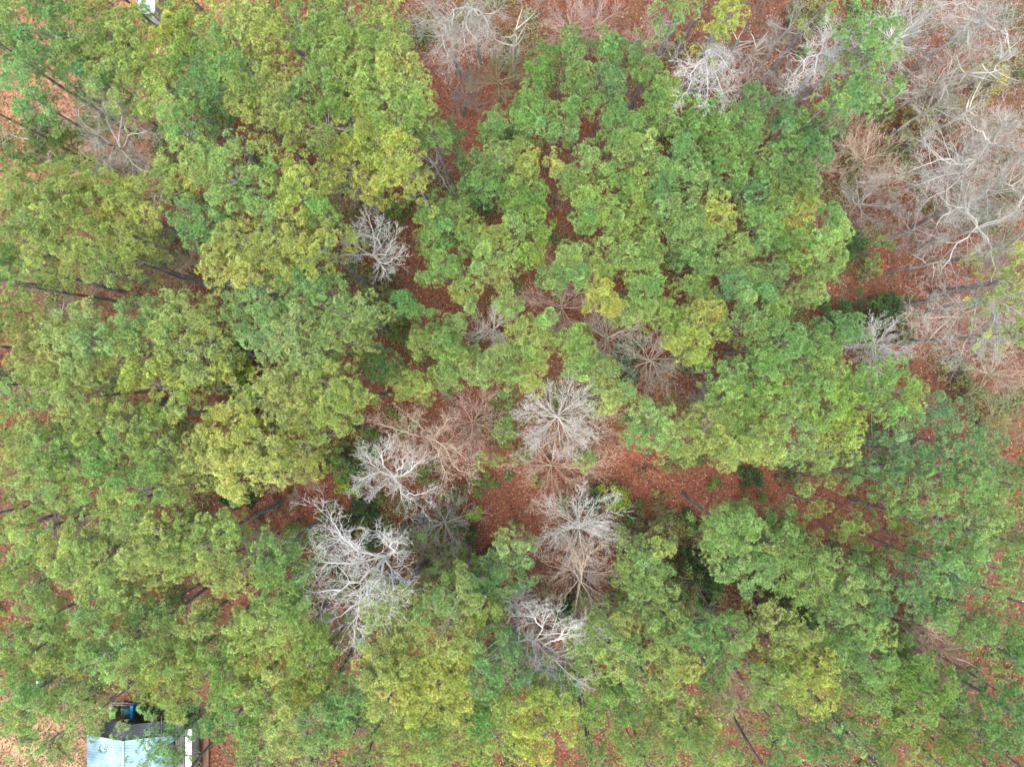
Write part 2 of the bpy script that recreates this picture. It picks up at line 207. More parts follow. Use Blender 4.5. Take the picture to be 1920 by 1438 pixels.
# shrubs: centre, radius px, height m, colour (d deep green, g green, b bright, o olive, y yellow-olive, r rust)
SHRUBS = '''
1405 898 25 2.5 d|dark green round shrub alone on the red strip
1340 1078 44 6 d|very dark green bushy tree left of the lower right pines
1462 1118 40 6 d|dark green bushy tree in the shade gap below green pines
1300 1050 26 4 d|small dark shrub beside the broadleaf tree, lower right of centre
1232 1000 50 9 o|round olive broadleaf tree beside the big white tree
1285 1088 36 8 o|grey-olive broadleaf tree below the round olive one
1150 935 32 5 b|bright green shrub above the big round white tree
1112 935 26 4 d|dark shrub left of the bright green one
1185 960 22 3 g|green low shrub right of the bright one
1645 585 48 6 d|dark olive bush on the red litter right of the pine stand
1690 620 34 5 o|olive bush between dark bush and white fan tree
1570 590 34 6 d|dark olive bush under the stand's right edge
1600 620 22 5 d|dark bush next to the white fan tree
1700 580 26 3 o|low olive bush at the right of the dark bush
1600 460 26 4 d|dark bush tucked under the right edge of the young pines
1630 500 26 3 o|olive patch bush on red litter right of the young pines
652 878 30 7 g|green pine-like bush at the end of the yellow pines
655 908 26 6 b|bright green bush above the red clearing
640 850 22 5 g|green bush under the right tip of yellow pines
892 962 18 5 b|small lime bush beside the ash fan tree
720 585 48 5 o|olive haze bush right of the green pines
702 540 36 5 o|olive bush below the dense white tree
740 620 30 3 g|low green bush in the dark gap left of centre
860 1060 38 5 b|yellow-green bush inside the olive twiggy tree
795 1095 46 5 y|yellow-olive bush right of the largest white tree
835 1100 30 4 y|second yellow-olive bush nearer the green pine
800 1000 18 3 b|small lime bush touching the dark barrel
1232 715 34 6 r|brown-yellow leafy shrub below the wispy cream tree
1175 700 24 3 d|dark shrub below the fan-shaped grey tree
1180 655 28 4 d|dark green shrub behind the fan-shaped grey tree
1715 228 44 5 y|yellow-olive shrub right of the young pines, upper right
1690 265 28 4 o|olive shrub below the yellow-olive one
1650 205 32 4 g|green shrub at the foot of the thick grey trunk
1850 150 46 4 y|yellow-olive cover bush under cream crowns, upper right
1760 200 36 4 o|olive cover bush beside the forked cream tree
1500 60 22 3 y|yellow-olive sprig bush beside a dark trunk at the top
1540 30 26 3 o|olive bush right of the dark trunk at the top
1505 90 18 2 g|small green bush at the foot of the dark top trunk
1480 30 22 3 o|olive bush left of the dark trunk at the top
590 1005 28 4 o|round olive shrub in the red clearing
550 1000 22 3 g|green shrub left of the round olive shrub
445 925 34 4 d|deep green shrub below the bright yellow pines
430 660 36 4 b|bright grass-green shrub right of the big lime crown
445 700 40 4 b|grass-green shrub in the gap below, beside the lime crown
470 800 28 4 g|green shrub between the two yellow pine groups
455 770 26 4 d|deep green shrub between the two yellow pine groups
310 770 30 3 d|deep green shrub under the long pale trunk on the left
120 810 26 3 d|deep green shrub near the left edge by red litter
195 870 22 4 d|deep green shrub left of the lime-green crown
190 730 16 3 g|green shrub under the left lime pines
745 400 26 3 g|green shrub in the red gap right of the upper yellow pine
715 430 22 3 d|dark shrub above the dense white tree
690 395 20 3 o|olive shrub above the dense white tree, left one
560 600 20 3 g|green shrub inside the mid left green pines
1385 990 20 3 d|dark shrub at the edge of the red strip
700 830 26 4 g|green shrub left of the cream crooked tree
680 850 20 3 g|smaller green shrub left of the cream crooked tree
760 800 20 3 g|green shrub above the cream crooked tree
800 890 26 5 g|light green bush between the crooked trees and red gap
1820 740 34 3 o|olive brush right of the eastern pines
1800 700 30 3 o|olive brush at the lower end of the big red litter field
1855 800 40 4 y|yellow-olive brush under the olive twiggy tree
1520 1165 26 3 d|dark shrub beside the lower right yellow pine
1420 1150 30 3 y|yellow-olive brush in the lower right gap
1330 1140 26 3 d|dark shrub under the dark green bushy tree
1750 1130 30 4 d|dark shrub among the eastern pines
1800 1070 30 4 d|dark shrub in the eastern pines' gap
1645 1060 14 2 g|tiny green shrub on the red strip
1440 930 15 3 g|small green sapling on the red strip, right of the lone dark shrub
1400 945 14 3 g|small green sapling below the lone dark shrub
1340 910 12 2 g|tiny green sapling on the red strip, left end
650 985 24 3 d|dark green shrub at the top of the largest white tree
700 1010 26 3 d|dark green shrub under the largest white tree
880 1000 16 3 d|dark shrub below the small lime bush
1085 1120 26 3 g|green shrub left of the tan hanging tree
1060 1150 30 3 d|dull green shrub below the tan hanging tree
1120 1155 26 3 o|olive shrub under the tan hanging tree
905 1060 20 3 d|dark shrub above the lower middle green pine
520 950 40 3 r|rusty brush covering the left of the red clearing
480 970 34 3 r|rusty brush at the far left of the red clearing
1210 880 26 2 r|rusty brush on the red strip right of centre
240 480 24 3 d|deep green shrub under the left lime pines by the olive tree
60 240 24 3 o|olive shrub on orange clay near the left edge
165 470 20 3 b|yellow-lime bush among the left pines
905 905 26 3 g|green shrub under the small green pine column, middle
850 930 24 3 o|olive low shrub in the middle red clearing, left part
1010 905 16 2 y|yellow-olive sprig at the foot of the tan fan tree, middle
1090 860 22 6 b|light green leafy bush at the lower right of the brightest white tree
960 985 14 2 o|tiny olive sprig in the middle of the red clearing
1060 945 16 2 g|small green sprig above the big round white tree
610 965 22 3 g|green shrub in the rusty clearing, right part
685 950 26 3 d|dark shrub at the right end of the rusty clearing
1260 870 18 2 o|olive sprig at the left end of the red strip
1480 900 22 2 o|olive low patch in the middle of the red strip
1290 980 24 3 d|dark low shrub between olive broadleaf tree and red strip
1440 990 18 2 g|green sprig at the lower edge of the red strip
1230 935 20 2 y|yellowish sprig right of the bright green shrub
'''
# ---------------------------------------------------------------- materials
def mat(name, base=(.5,.5,.5), rough=.8, attr=None, trans=0.0, metal=0.0, spec=.3, hue=None):
    m = bpy.data.materials.new(name); m.use_nodes = True
    t = m.node_tree; b = t.nodes['Principled BSDF']
    b.inputs['Roughness'].default_value = rough; b.inputs['Metallic'].default_value = metal
    b.inputs['Specular IOR Level'].default_value = spec
    b.inputs['Base Color'].default_value = (*base, 1)
    if attr:
        a = t.nodes.new('ShaderNodeAttribute'); a.attribute_name = attr
        src = a.outputs['Color']
        t.links.new(src, b.inputs['Base Color'])
        if trans:
            tr = t.nodes.new('ShaderNodeBsdfTranslucent'); mx = t.nodes.new('ShaderNodeMixShader'); mx.inputs[0].default_value = trans
            t.links.new(src, tr.inputs[0]); t.links.new(b.outputs[0], mx.inputs[1]); t.links.new(tr.outputs[0], mx.inputs[2])
            t.links.new(mx.outputs[0], t.nodes['Material Output'].inputs[0])
    return m
def noisy(m, scale, lo, hi, detail=4, stretch=(1,1,1), bump=0.0):
    t = m.node_tree; b = t.nodes['Principled BSDF']
    tc = t.nodes.new('ShaderNodeTexCoord'); mp = t.nodes.new('ShaderNodeMapping'); mp.inputs['Scale'].default_value = stretch
    n = t.nodes.new('ShaderNodeTexNoise'); n.inputs['Scale'].default_value = scale; n.inputs['Detail'].default_value = detail
    r = t.nodes.new('ShaderNodeValToRGB'); r.color_ramp.elements[0].position = .32; r.color_ramp.elements[1].position = .68
    r.color_ramp.elements[0].color = (*lo, 1); r.color_ramp.elements[1].color = (*hi, 1)
    t.links.new(tc.outputs['Object'], mp.inputs[0]); t.links.new(mp.outputs[0], n.inputs[0])
    t.links.new(n.outputs[0], r.inputs[0]); t.links.new(r.outputs[0], b.inputs['Base Color'])
    if bump:
        bp = t.nodes.new('ShaderNodeBump'); bp.inputs['Strength'].default_value = bump; bp.inputs['Distance'].default_value = .03
        t.links.new(n.outputs[0], bp.inputs['Height']); t.links.new(bp.outputs[0], b.inputs['Normal'])
    return m
M_NEEDLE = mat('pine_needles', attr='tint', rough=.6, trans=.38, spec=.2)
M_LEAF = mat('small_leaves', attr='tint', rough=.65, trans=.25, spec=.25)
M_TWIG = mat('bare_twigs', attr='tint', rough=.85, spec=.2)
M_BARK = noisy(mat('pine_bark', rough=.9, spec=.1), 3.2, (.15,.13,.125), (.42,.37,.355), 6, (1,1,.35), .6)
M_LITTER = mat('dry_leaves', attr='tint', rough=.75, spec=.25)

# ---------------------------------------------------------------- mesh helpers
def link(o, parent=None):
    COL.objects.link(o)
    if parent is not None: o.parent = parent
    return o
def quads_obj(name, co, quads, m, parent=None, tint=None, tris=None, origin=None):
    """co (n,3) world coordinates, quads (k,4); origin is taken off when the object has a parent placed there"""
    co = np.asarray(co, np.float32)
    if origin is not None: co = co - np.array(origin, np.float32)
    me = bpy.data.meshes.new(name)
    q = np.asarray(quads, np.int32)
    me.vertices.add(len(co)); me.vertices.foreach_set('co', co.ravel())
    me.loops.add(q.size); me.loops.foreach_set('vertex_index', q.ravel())
    me.polygons.add(len(q)); me.polygons.foreach_set('loop_start', np.arange(0, q.size, q.shape[1], dtype=np.int32))
    me.update(calc_edges=True)
    if tint is not None:
        a = me.attributes.new('tint', 'FLOAT_COLOR', 'POINT')
        c = np.ones((len(co), 4), np.float32); c[:, :3] = tint; a.data.foreach_set('color', c.ravel())
    me.materials.append(m)
    return link(bpy.data.objects.new(name, me), parent)
def unit(a):
    return a/np.maximum(np.linalg.norm(a, axis=-1, keepdims=True), 1e-9)
def frames(d):
    """two axes square to each direction"""
    ref = np.where(np.abs(d[:, 2:3]) < .9, np.array([[0, 0, 1.]]), np.array([[1., 0, 0]]))
    x = unit(np.cross(ref, d)); return x, np.cross(d, x)
def tubes(segs, sides=3):
    """segs rows p0(3) p1(3) r0 r1 -> open prisms"""
    s = np.asarray(segs, float); p0, p1, r0, r1 = s[:, :3], s[:, 3:6], s[:, 6:7], s[:, 7:8]
    x, y = frames(unit(p1 - p0)); rings = []
    for k in range(sides):
        a = 2*math.pi*k/sides; c, sn = math.cos(a), math.sin(a)
        rings.append((p0 + (x*c + y*sn)*r0, p1 + (x*c + y*sn)*r1))
    co = np.stack([r for pr in rings for r in pr], 1).reshape(-1, 3)
    base = np.arange(len(s))[:, None, None]*(2*sides)
    q = np.array([[2*k, 2*((k+1) % sides), 2*((k+1) % sides)+1, 2*k+1] for k in range(sides)])
    return co, (base + q[None]).reshape(-1, 4)
def merge(parts):
    co, q, off = [], [], 0
    for c, f in parts: co.append(c); q.append(f + off); off += len(c)
    return np.concatenate(co), np.concatenate(q)
def thing(name, loc, label, cat, group=None, kind=None):
    o = bpy.data.objects.new(name, None); o.location = loc; o.empty_display_size = .3; COL.objects.link(o)
    o['label'] = label; o['category'] = cat
    if group: o['group'] = group
    if kind: o['kind'] = kind
    return o
def rows(txt, n=3):
    return [(float(a[0]), float(a[1]), float(a[2]), *a[3:]) for a in (x.split() for x in txt.replace('\n', ',').split(',')) if a]

rng = np.random.default_rng(11); rnd = random.Random(5)
TONE = {'Y': (.50, .60, .165), 'L': (.47, .59, .18), 'M': (.38, .56, .18), 'G': (.285, .50, .165), 'B': (.235, .43, .165), 'D': (.20, .34, .12)}

# ---------------------------------------------------------------- pine foliage: tufts of needles on rounded clumps
NEED = 30
def tufts(pos, nrm, size, col):
    """a burst of needles at each pos, leaning around nrm"""
    n = len(pos)
    az = rng.random((n, NEED))*2*math.pi; el = rng.uniform(.0, 1.05, (n, NEED))
    x, y = frames(nrm)
    d = (np.cos(el)[..., None]*(np.cos(az)[..., None]*x[:, None] + np.sin(az)[..., None]*y[:, None]) + np.sin(el)[..., None]*nrm[:, None])
    d = d.reshape(-1, 3); L = (size[:, None]*rng.uniform(.75, 1.15, (n, NEED))).reshape(-1, 1)
    p = np.repeat(pos, NEED, 0) + d*L*.12
    sx, sy = frames(d); ph = rng.random((len(d), 1))*math.pi
    sdv = sx*np.cos(ph) + sy*np.sin(ph); wd = L*rng.uniform(.042, .068, (len(d), 1))
    co = np.stack([p, p + d*L*.55 + sdv*wd, p + d*L - np.array([[0, 0, 1]])*L*.10, p + d*L*.55 - sdv*wd], 1).reshape(-1, 3)
    q = np.arange(len(d)*4).reshape(-1, 4)
    c = np.repeat(col, NEED, 0)*rng.uniform(.82, 1.2, (len(d), 1))
    c = np.repeat(c, 4, 0); c[0::4] *= np.array([.45, .32, .30]); c[2::4] *= 1.15      # brown sheath at the shoot; dark tuft centre and bright tips are painted-in shading
    return co, q, c
def lobe_tufts(cx, cy, cz, r, tone, young, dens=1.0):
    """clumps over a low dome of radius r"""
    rc0 = .40 if young else .36
    n = max(5, int(dens*(1.25 if young else 1.2)*(r/rc0)**2))
    ang = rng.random(n)*2*math.pi; rad = r*np.sqrt(rng.random(n))*rng.uniform(.8, 1.06 if young else 1.15, n)
    px, py = cx + np.cos(ang)*rad, cy + np.sin(ang)*rad
    fall = (rad/r)**2
    pz = cz - fall*r*(1.55 if young else .75) + rng.normal(0, .45, n)
    low = rng.random(n) < (.40 if young else .42); px += low*(px-cx)*.12; py += low*(py-cy)*.12
    pz = pz - low*rng.uniform(.8, 3.4 if young else 6.0, n)
    rc = rc0*rng.uniform(.6, 1.3, n)
    m = (rc**2*rng.uniform(34, 46, n)).astype(int) + 3
    idx = np.repeat(np.arange(n), m)
    u = rng.random(len(idx)); th = rng.random(len(idx))*2*math.pi
    z = rng.uniform(-.1, 1, len(idx)); s = np.sqrt(1 - z*z)
    nr = np.stack([s*np.cos(th), s*np.sin(th), z], 1)
    out = np.stack([(px[idx]-cx)/r, (py[idx]-cy)/r, np.zeros(len(idx))], 1)
    nrm = unit(nr + out*.2 + np.array([[0, 0, .3]]))
    pos = np.stack([px[idx], py[idx], pz[idx]], 1) + nr*rc[idx][:, None]*np.array([[1, 1, .8]])
    t = np.array(TONE[tone])
    cl = rng.normal(1, .12, (n, 1)); warm = np.clip(rng.normal(0, .07, (n, 1)), -.15, .12)
    cc = t*np.clip(cl, .7, 1.35)*(1 + warm*np.array([[1., .1, -.3]]))
    col = cc[idx]*rng.uniform(.75, 1.25, (len(idx), 1))
    return pos, nrm, rng.uniform(.20, .32, len(idx))*(1.08 if young else 1), col, np.stack([px, py, pz - .25], 1)

def cluster(lobes, D):
    """neighbouring lobes belong to one tree"""
    left = list(range(len(lobes))); out = []
    while left:
        s = left[0]; su, sv = lobes[s][0], lobes[s][1]
        g = [s]
        for j in sorted(left[1:], key=lambda j: (lobes[j][0]-su)**2 + (lobes[j][1]-sv)**2):
            if len(g) >= 4: break
            mu = sum(lobes[k][0] for k in g)/len(g); mv = sum(lobes[k][1] for k in g)/len(g)
            if math.hypot(lobes[j][0]-mu, lobes[j][1]-mv) < D: g.append(j)
        for k in g: left.remove(k)
        out.append([lobes[k] for k in g])
    return out

LANDMARKS = [(232, 1400, 'the pale blue metal roof'), (272, 10, 'the silvery roof at the top edge'), (210, 262, 'the lichen-grey bare tree'), (695, 465, 'the dense white bare tree'),
 (925, 612, 'the small round white bare tree'), (1058, 572, 'the wide pinkish bare tree'), (1232, 676, 'the wispy cream bare tree'), (1050, 785, 'the brightest white bare tree'), (800, 820, 'the cream crooked bare tree'),
 (690, 1080, 'the largest white bare tree'), (1098, 1005, 'the big round white bare tree'), (1010, 1212, 'the broken-looking bare tree'), (885, 792, 'the rosy bare tree'),
 (1405, 898, 'the lone dark green shrub'), (1672, 645, 'the white fan-shaped bare tree'), (1328, 118, 'the drooping cream bare tree'), (1860, 270, 'the bright-forked tree'), (1740, 550, 'the thick leaning trunk'),
 (1645, 585, 'the dark olive bush'), (788, 974, 'the dark barrel'), (1398, 1305, 'the straw-coloured bare tree'), (1838, 1268, 'the tan arching bare tree'), (540, 930, 'the rusty brush'), (640, 338, 'the ash-grey bare tree'),
 (85, 588, 'the ash forked bare tree'), (300, 488, 'the olive twiggy tree on the left'), (808, 292, 'the cream bare tree beside the yellow pine'), (1340, 1078, 'the very dark bushy tree'), (1335, 752, 'the dark ash brush'),
 (1640, 372, 'the grey fan-shaped tree'), (437, 1215, 'the little ash dead top'), (1120, 880, 'the tiny isolated lime pine'), (450, 1075, 'the long dark trunk, lower left'), (880, 68, 'the spidery cream tree at the top')]
DIRS = ['right', 'upper right', 'above', 'upper left', 'left', 'lower left', 'below', 'lower right']
ORD = ['', 'second ', 'third ', 'fourth ', 'fifth ', 'sixth ', 'seventh ', 'eighth ', 'ninth ', 'tenth ', 'eleventh ', 'twelfth ']
TW = {'Y': 'yellow-tinged', 'L': 'lime green', 'M': 'grass green', 'G': 'mid green', 'B': 'bluish green', 'D': 'dull dark green'}
def relation(things):
    """things: list of (u, v, key); returns text placing each against a landmark, counted outward among the same key"""
    slots = {}; res = [None]*len(things)
    for i, (u, v, key) in enumerate(things):
        d, k = min((math.hypot(u-a, v-b), k) for k, (a, b, _) in enumerate(LANDMARKS))
        a, b, _ = LANDMARKS[k]
        sct = int(round(math.atan2(b - v, u - a)/(math.pi/4))) % 8
        slots.setdefault((key, k, sct), []).append((d, i))
    for (key, k, sct), L in slots.items():
        L.sort(); nm = LANDMARKS[k][2]
        for n, (d, i) in enumerate(L):
            w = DIRS[sct]; w = {'above': 'above', 'below': 'below'}.get(w, w + ' of')
            res[i] = (ORD[n], (w + ' ' + nm))
    return res

# ---------------------------------------------------------------- the ground
OPEN = ((965, 950, 95, 75), (1190, 860, 90, 50), (1330, 915, 190, 55), (1620, 960, 150, 60), (540, 950, 130, 60), (860, 180, 70, 130), (1720, 540, 130, 120), (1640, 180, 120, 80))
def openness(xy):
    m = np.zeros(len(xy), bool)
    for (u, v, ru, rv) in OPEN: p = P(u, v); m |= ((xy[:, 0]-p.x)/(ru/16))**2 + ((xy[:, 1]-p.y)/(rv/16))**2 < 1
    return m
def ground():
    m = bpy.data.materials.new('leaf_litter_ground'); m.use_nodes = True; t = m.node_tree; N = t.nodes; Lk = t.links
    b = N['Principled BSDF']; b.inputs['Roughness'].default_value = .95; b.inputs['Specular IOR Level'].default_value = .1
    tc = N.new('ShaderNodeTexCoord')
    def noise(sc, det=6, rough=.6):
        n = N.new('ShaderNodeTexNoise'); n.inputs['Scale'].default_value = sc; n.inputs['Detail'].default_value = det; n.inputs['Roughness'].default_value = rough
        Lk.new(tc.outputs['Object'], n.inputs[0]); return n.outputs[0]
    def ramp(src, stops):
        r = N.new('ShaderNodeValToRGB'); e = r.color_ramp.elements
        while len(e) < len(stops): e.new(.5)
        for k, (p, c) in enumerate(stops): e[k].position = p; e[k].color = (*c, 1) if len(c) == 3 else c
        Lk.new(src, r.inputs[0]); return r.outputs[0]
    def mix(f, a, c):
        x = N.new('ShaderNodeMix'); x.data_type = 'RGBA'
        if isinstance(f, float): x.inputs[0].default_value = f
        else: Lk.new(f, x.inputs[0])
        Lk.new(a, x.inputs[6]); Lk.new(c, x.inputs[7]); return x.outputs[2]
    litter = ramp(noise(3.0, 8, .8), [(.34, (.05, .023, .014)), (.46, (.125, .05, .03)), (.56, (.205, .083, .048)), (.70, (.31, .165, .105))])
    fresh = ramp(noise(3.4, 8, .8), [(.34, (.08, .033, .02)), (.46, (.18, .07, .042)), (.56, (.28, .115, .068)), (.70, (.42, .225, .145))])
    straw = ramp(noise(2.4, 8, .7), [(.3, (.30, .12, .065)), (.55, (.43, .21, .125)), (.75, (.53, .33, .22))])
    sand = ramp(noise(1.2, 7, .7), [(.3, (.36, .225, .125)), (.55, (.45, .295, .175)), (.8, (.52, .36, .23))])
    brown = ramp(noise(4, 8, .7), [(.3, (.07, .045, .025)), (.6, (.17, .11, .06)), (.8, (.26, .19, .12))])
    def blob(cx, cy, rx, ry, edge=.35):
        mp = N.new('ShaderNodeMapping'); mp.vector_type = 'POINT'
        mp.inputs['Location'].default_value = (-cx/rx, -cy/ry, 0); mp.inputs['Scale'].default_value = (1/rx, 1/ry, 0)
        Lk.new(tc.outputs['Object'], mp.inputs[0])
        ln = N.new('ShaderNodeVectorMath'); ln.operation = 'LENGTH'; Lk.new(mp.outputs[0], ln.inputs[0])
        ad = N.new('ShaderNodeMath'); ad.operation = 'ADD'; Lk.new(ln.outputs['Value'], ad.inputs[0])
        nn = N.new('ShaderNodeMath'); nn.operation = 'MULTIPLY_ADD'; Lk.new(noise(.22, 4), nn.inputs[0]); nn.inputs[1].default_value = 1.2; nn.inputs[2].default_value = -.6
        Lk.new(nn.outputs[0], ad.inputs[1])
        mr = N.new('ShaderNodeMapRange'); mr.inputs['From Min'].default_value = 1 + edge; mr.inputs['From Max'].default_value = 1 - edge
        Lk.new(ad.outputs[0], mr.inputs[0]); return mr.outputs[0]
    def at(u, v): p = P(u, v); return p.x, p.y
    c = mix(ramp(noise(.16, 5), [(.47, (0, 0, 0)), (.62, (.8,)*3)]), litter, brown)
    for (u, v, ru, rv) in ((130, 200, 190, 190), (300, 60, 170, 130), (540, 960, 110, 60)):
        x, y = at(u, v); c = mix(blob(x, y, ru/16, rv/16), c, straw)
    for (u, v, ru, rv) in OPEN:
        x, y = at(u, v); c = mix(blob(x, y, ru/16, rv/16), c, fresh)
    for (u, v, ru, rv) in ((20, 1440, 190, 130),):
        x, y = at(u, v); c = mix(blob(x, y, ru/16, rv/16), c, sand)
    Lk.new(c, b.inputs['Base Color'])
    bp = N.new('ShaderNodeBump'); bp.inputs['Strength'].default_value = .7; bp.inputs['Distance'].default_value = .06
    Lk.new(noise(6, 6, .7), bp.inputs['Height']); Lk.new(bp.outputs[0], b.inputs['Normal'])
    n = 120; g = np.linspace(-260, 260, n+1); X, Y = np.meshgrid(g, g)
    Z = -.12 + .10*np.sin(X*.13)*np.cos(Y*.11)
    co = np.stack([X, Y, Z], -1).reshape(-1, 3); i = np.arange(n*(n+1)).reshape(n, n+1)[:, :-1].ravel()
    q = np.stack([i, i+1, i+n+2, i+n+1], 1)
    o = quads_obj('ground', co, q, m); o['kind'] = 'structure'; return o
ground()
def gz(x, y): return -.12 + .10*np.sin(x*.13)*np.cos(y*.11)

# fallen leaves: small curled quads lying everywhere on the forest floor
def fallen_leaves():
    n = 230000
    x = rng.uniform(-63, 63, n); y = rng.uniform(-48, 48, n)
    sz = rng.uniform(.05, .12, n)[:, None]; z = gz(x, y) + rng.uniform(.01, .10, n)
    nr = unit(np.stack([rng.normal(0, .45, n), rng.normal(0, .45, n), np.ones(n)], 1)); ax, ay = frames(nr)
    a = rng.random(n)[:, None]*6.28; u = ax*np.cos(a) + ay*np.sin(a); v = np.cross(nr, u)
    p = np.stack([x, y, z], 1)
    co = np.stack([p - u*sz*1.2, p + v*sz*.7, p + u*sz*1.2, p - v*sz*.7], 1).reshape(-1, 3)
    pal = np.array([(.215, .08, .046), (.105, .04, .026), (.29, .115, .068), (.40, .20, .12), (.54, .40, .31), (.05, .025, .018)])
    col = pal[rng.choice(6, n, p=[.24, .19, .22, .16, .06, .13])]*rng.uniform(.8, 1.2, (n, 1))
    o = quads_obj('fallen_leaves', co, np.arange(n*4).reshape(-1, 4), M_LITTER, tint=np.repeat(col, 4, 0))
    o['kind'] = 'stuff'; o['label'] = 'reddish brown fallen leaves covering the forest floor'; o['category'] = 'leaf litter'
fallen_leaves()

def sprigs(n, xy, hgt, rad, cols, k=7):
    """short forked twigs standing up from the floor"""
    x, y = xy[:, 0], xy[:, 1]; segs = []; tint = []
    base = np.stack([x, y, gz(x, y)], 1)
    c = cols[rng.integers(0, len(cols), n)]
    for _ in range(k):
        a = rng.random(n)*6.28; e = rng.uniform(.35, 1.3, n); L = hgt*rng.uniform(.5, 1.1, n)
        d = np.stack([np.cos(a)*np.cos(e), np.sin(a)*np.cos(e), np.sin(e)], 1)
        m1 = base + d*L[:, None]*.5; d2 = unit(d + rng.normal(0, .4, (n, 3))); e2 = m1 + d2*L[:, None]*.5
        segs.append(np.concatenate([base, m1, np.full((n, 1), rad), np.full((n, 1), rad*.7)], 1))
        segs.append(np.concatenate([m1, e2, np.full((n, 1), rad*.7), np.full((n, 1), rad*.3)], 1))
        tint += [c, c]
    co, q = tubes(np.concatenate(segs)); return co, q, np.repeat(np.concatenate(tint), 6, 0)
def undergrowth():
    # bare brush, thickest in the hardwood part on the upper right
    n = 12000; xy = np.stack([rng.uniform(-62, 62, n*3), rng.uniform(-47, 47, n*3)], 1)
    f = np.sin(xy[:, 0]*.21 + 1.3*np.sin(xy[:, 1]*.17)) + np.cos(xy[:, 1]*.26 + xy[:, 0]*.07)
    wgt = .6 + .35*(f > .3) + .5*((xy[:, 0] > 22) & (xy[:, 1] > -2)) + .3*((xy[:, 1] > 33) & (xy[:, 0] > -8))
    wgt = wgt*np.where(openness(xy) & (xy[:, 0] < 35), .25, 1)
    xy = xy[rng.random(len(xy)) < wgt*.55][:n]
    cols = np.array([(.36, .27, .22), (.28, .20, .15), (.42, .33, .27), (.30, .28, .18), (.22, .14, .10)])
    co, q, t = sprigs(len(xy), xy, 1.5, .014, cols, 8)
    o = quads_obj('undergrowth', co, q, M_TWIG, tint=t); o['kind'] = 'stuff'
    o['label'] = 'low bare grey-brown brush over the leaf litter'; o['category'] = 'undergrowth'
    # thin green growth in patches
    n = 300000; c0 = np.stack([rng.uniform(-62, 62, 1500), rng.uniform(-47, 47, 1500)], 1)
    keep = ~(openness(c0) & (rng.random(1500) < .85)) & ((np.sin(c0[:, 0]*.3 + 2) + np.cos(c0[:, 1]*.33 + c0[:, 0]*.1) > -.1) | (((c0[:, 0] < -14) | (c0[:, 1] < -14)) & (rng.random(1500) < .75))); c0 = c0[keep]
    idx = rng.integers(0, len(c0), n); rr = rng.uniform(.5, 2.2, len(c0))[idx]
    p = np.concatenate([c0[idx] + rng.normal(0, .5, (n, 2))*rr[:, None], rng.gamma(2, .22, (n, 1))], 1); p[:, 2] += gz(p[:, 0], p[:, 1])
    pal = np.array([(.18, .24, .09), (.25, .29, .11), (.12, .19, .07), (.32, .31, .14)]); cc = pal[rng.integers(0, 4, len(c0))][idx]*rng.uniform(.7, 1.25, (n, 1))
    co, q, t = leaves(p, .11, cc)
    o = quads_obj('ground_cover', co, q, M_LEAF, tint=t); o['kind'] = 'stuff'
    o['label'] = 'thin patchy green ground cover between the trees'; o['category'] = 'ground cover'
def leaves(p, size, col, flat=.8):
    n = len(p); nr = unit(rng.normal(0, flat, (n, 3)) + np.array([[0, 0, 1.]])); ax, ay = frames(nr)
    a = rng.random((n, 1))*6.28; u = ax*np.cos(a) + ay*np.sin(a); v = np.cross(nr, u); s = size*rng.uniform(.6, 1.3, (n, 1))
    co = np.stack([p - u*s*1.3, p + v*s*.6, p + u*s*1.3, p - v*s*.6], 1).reshape(-1, 3)
    return co, np.arange(n*4).reshape(-1, 4), np.repeat(col, 4, 0)
undergrowth()

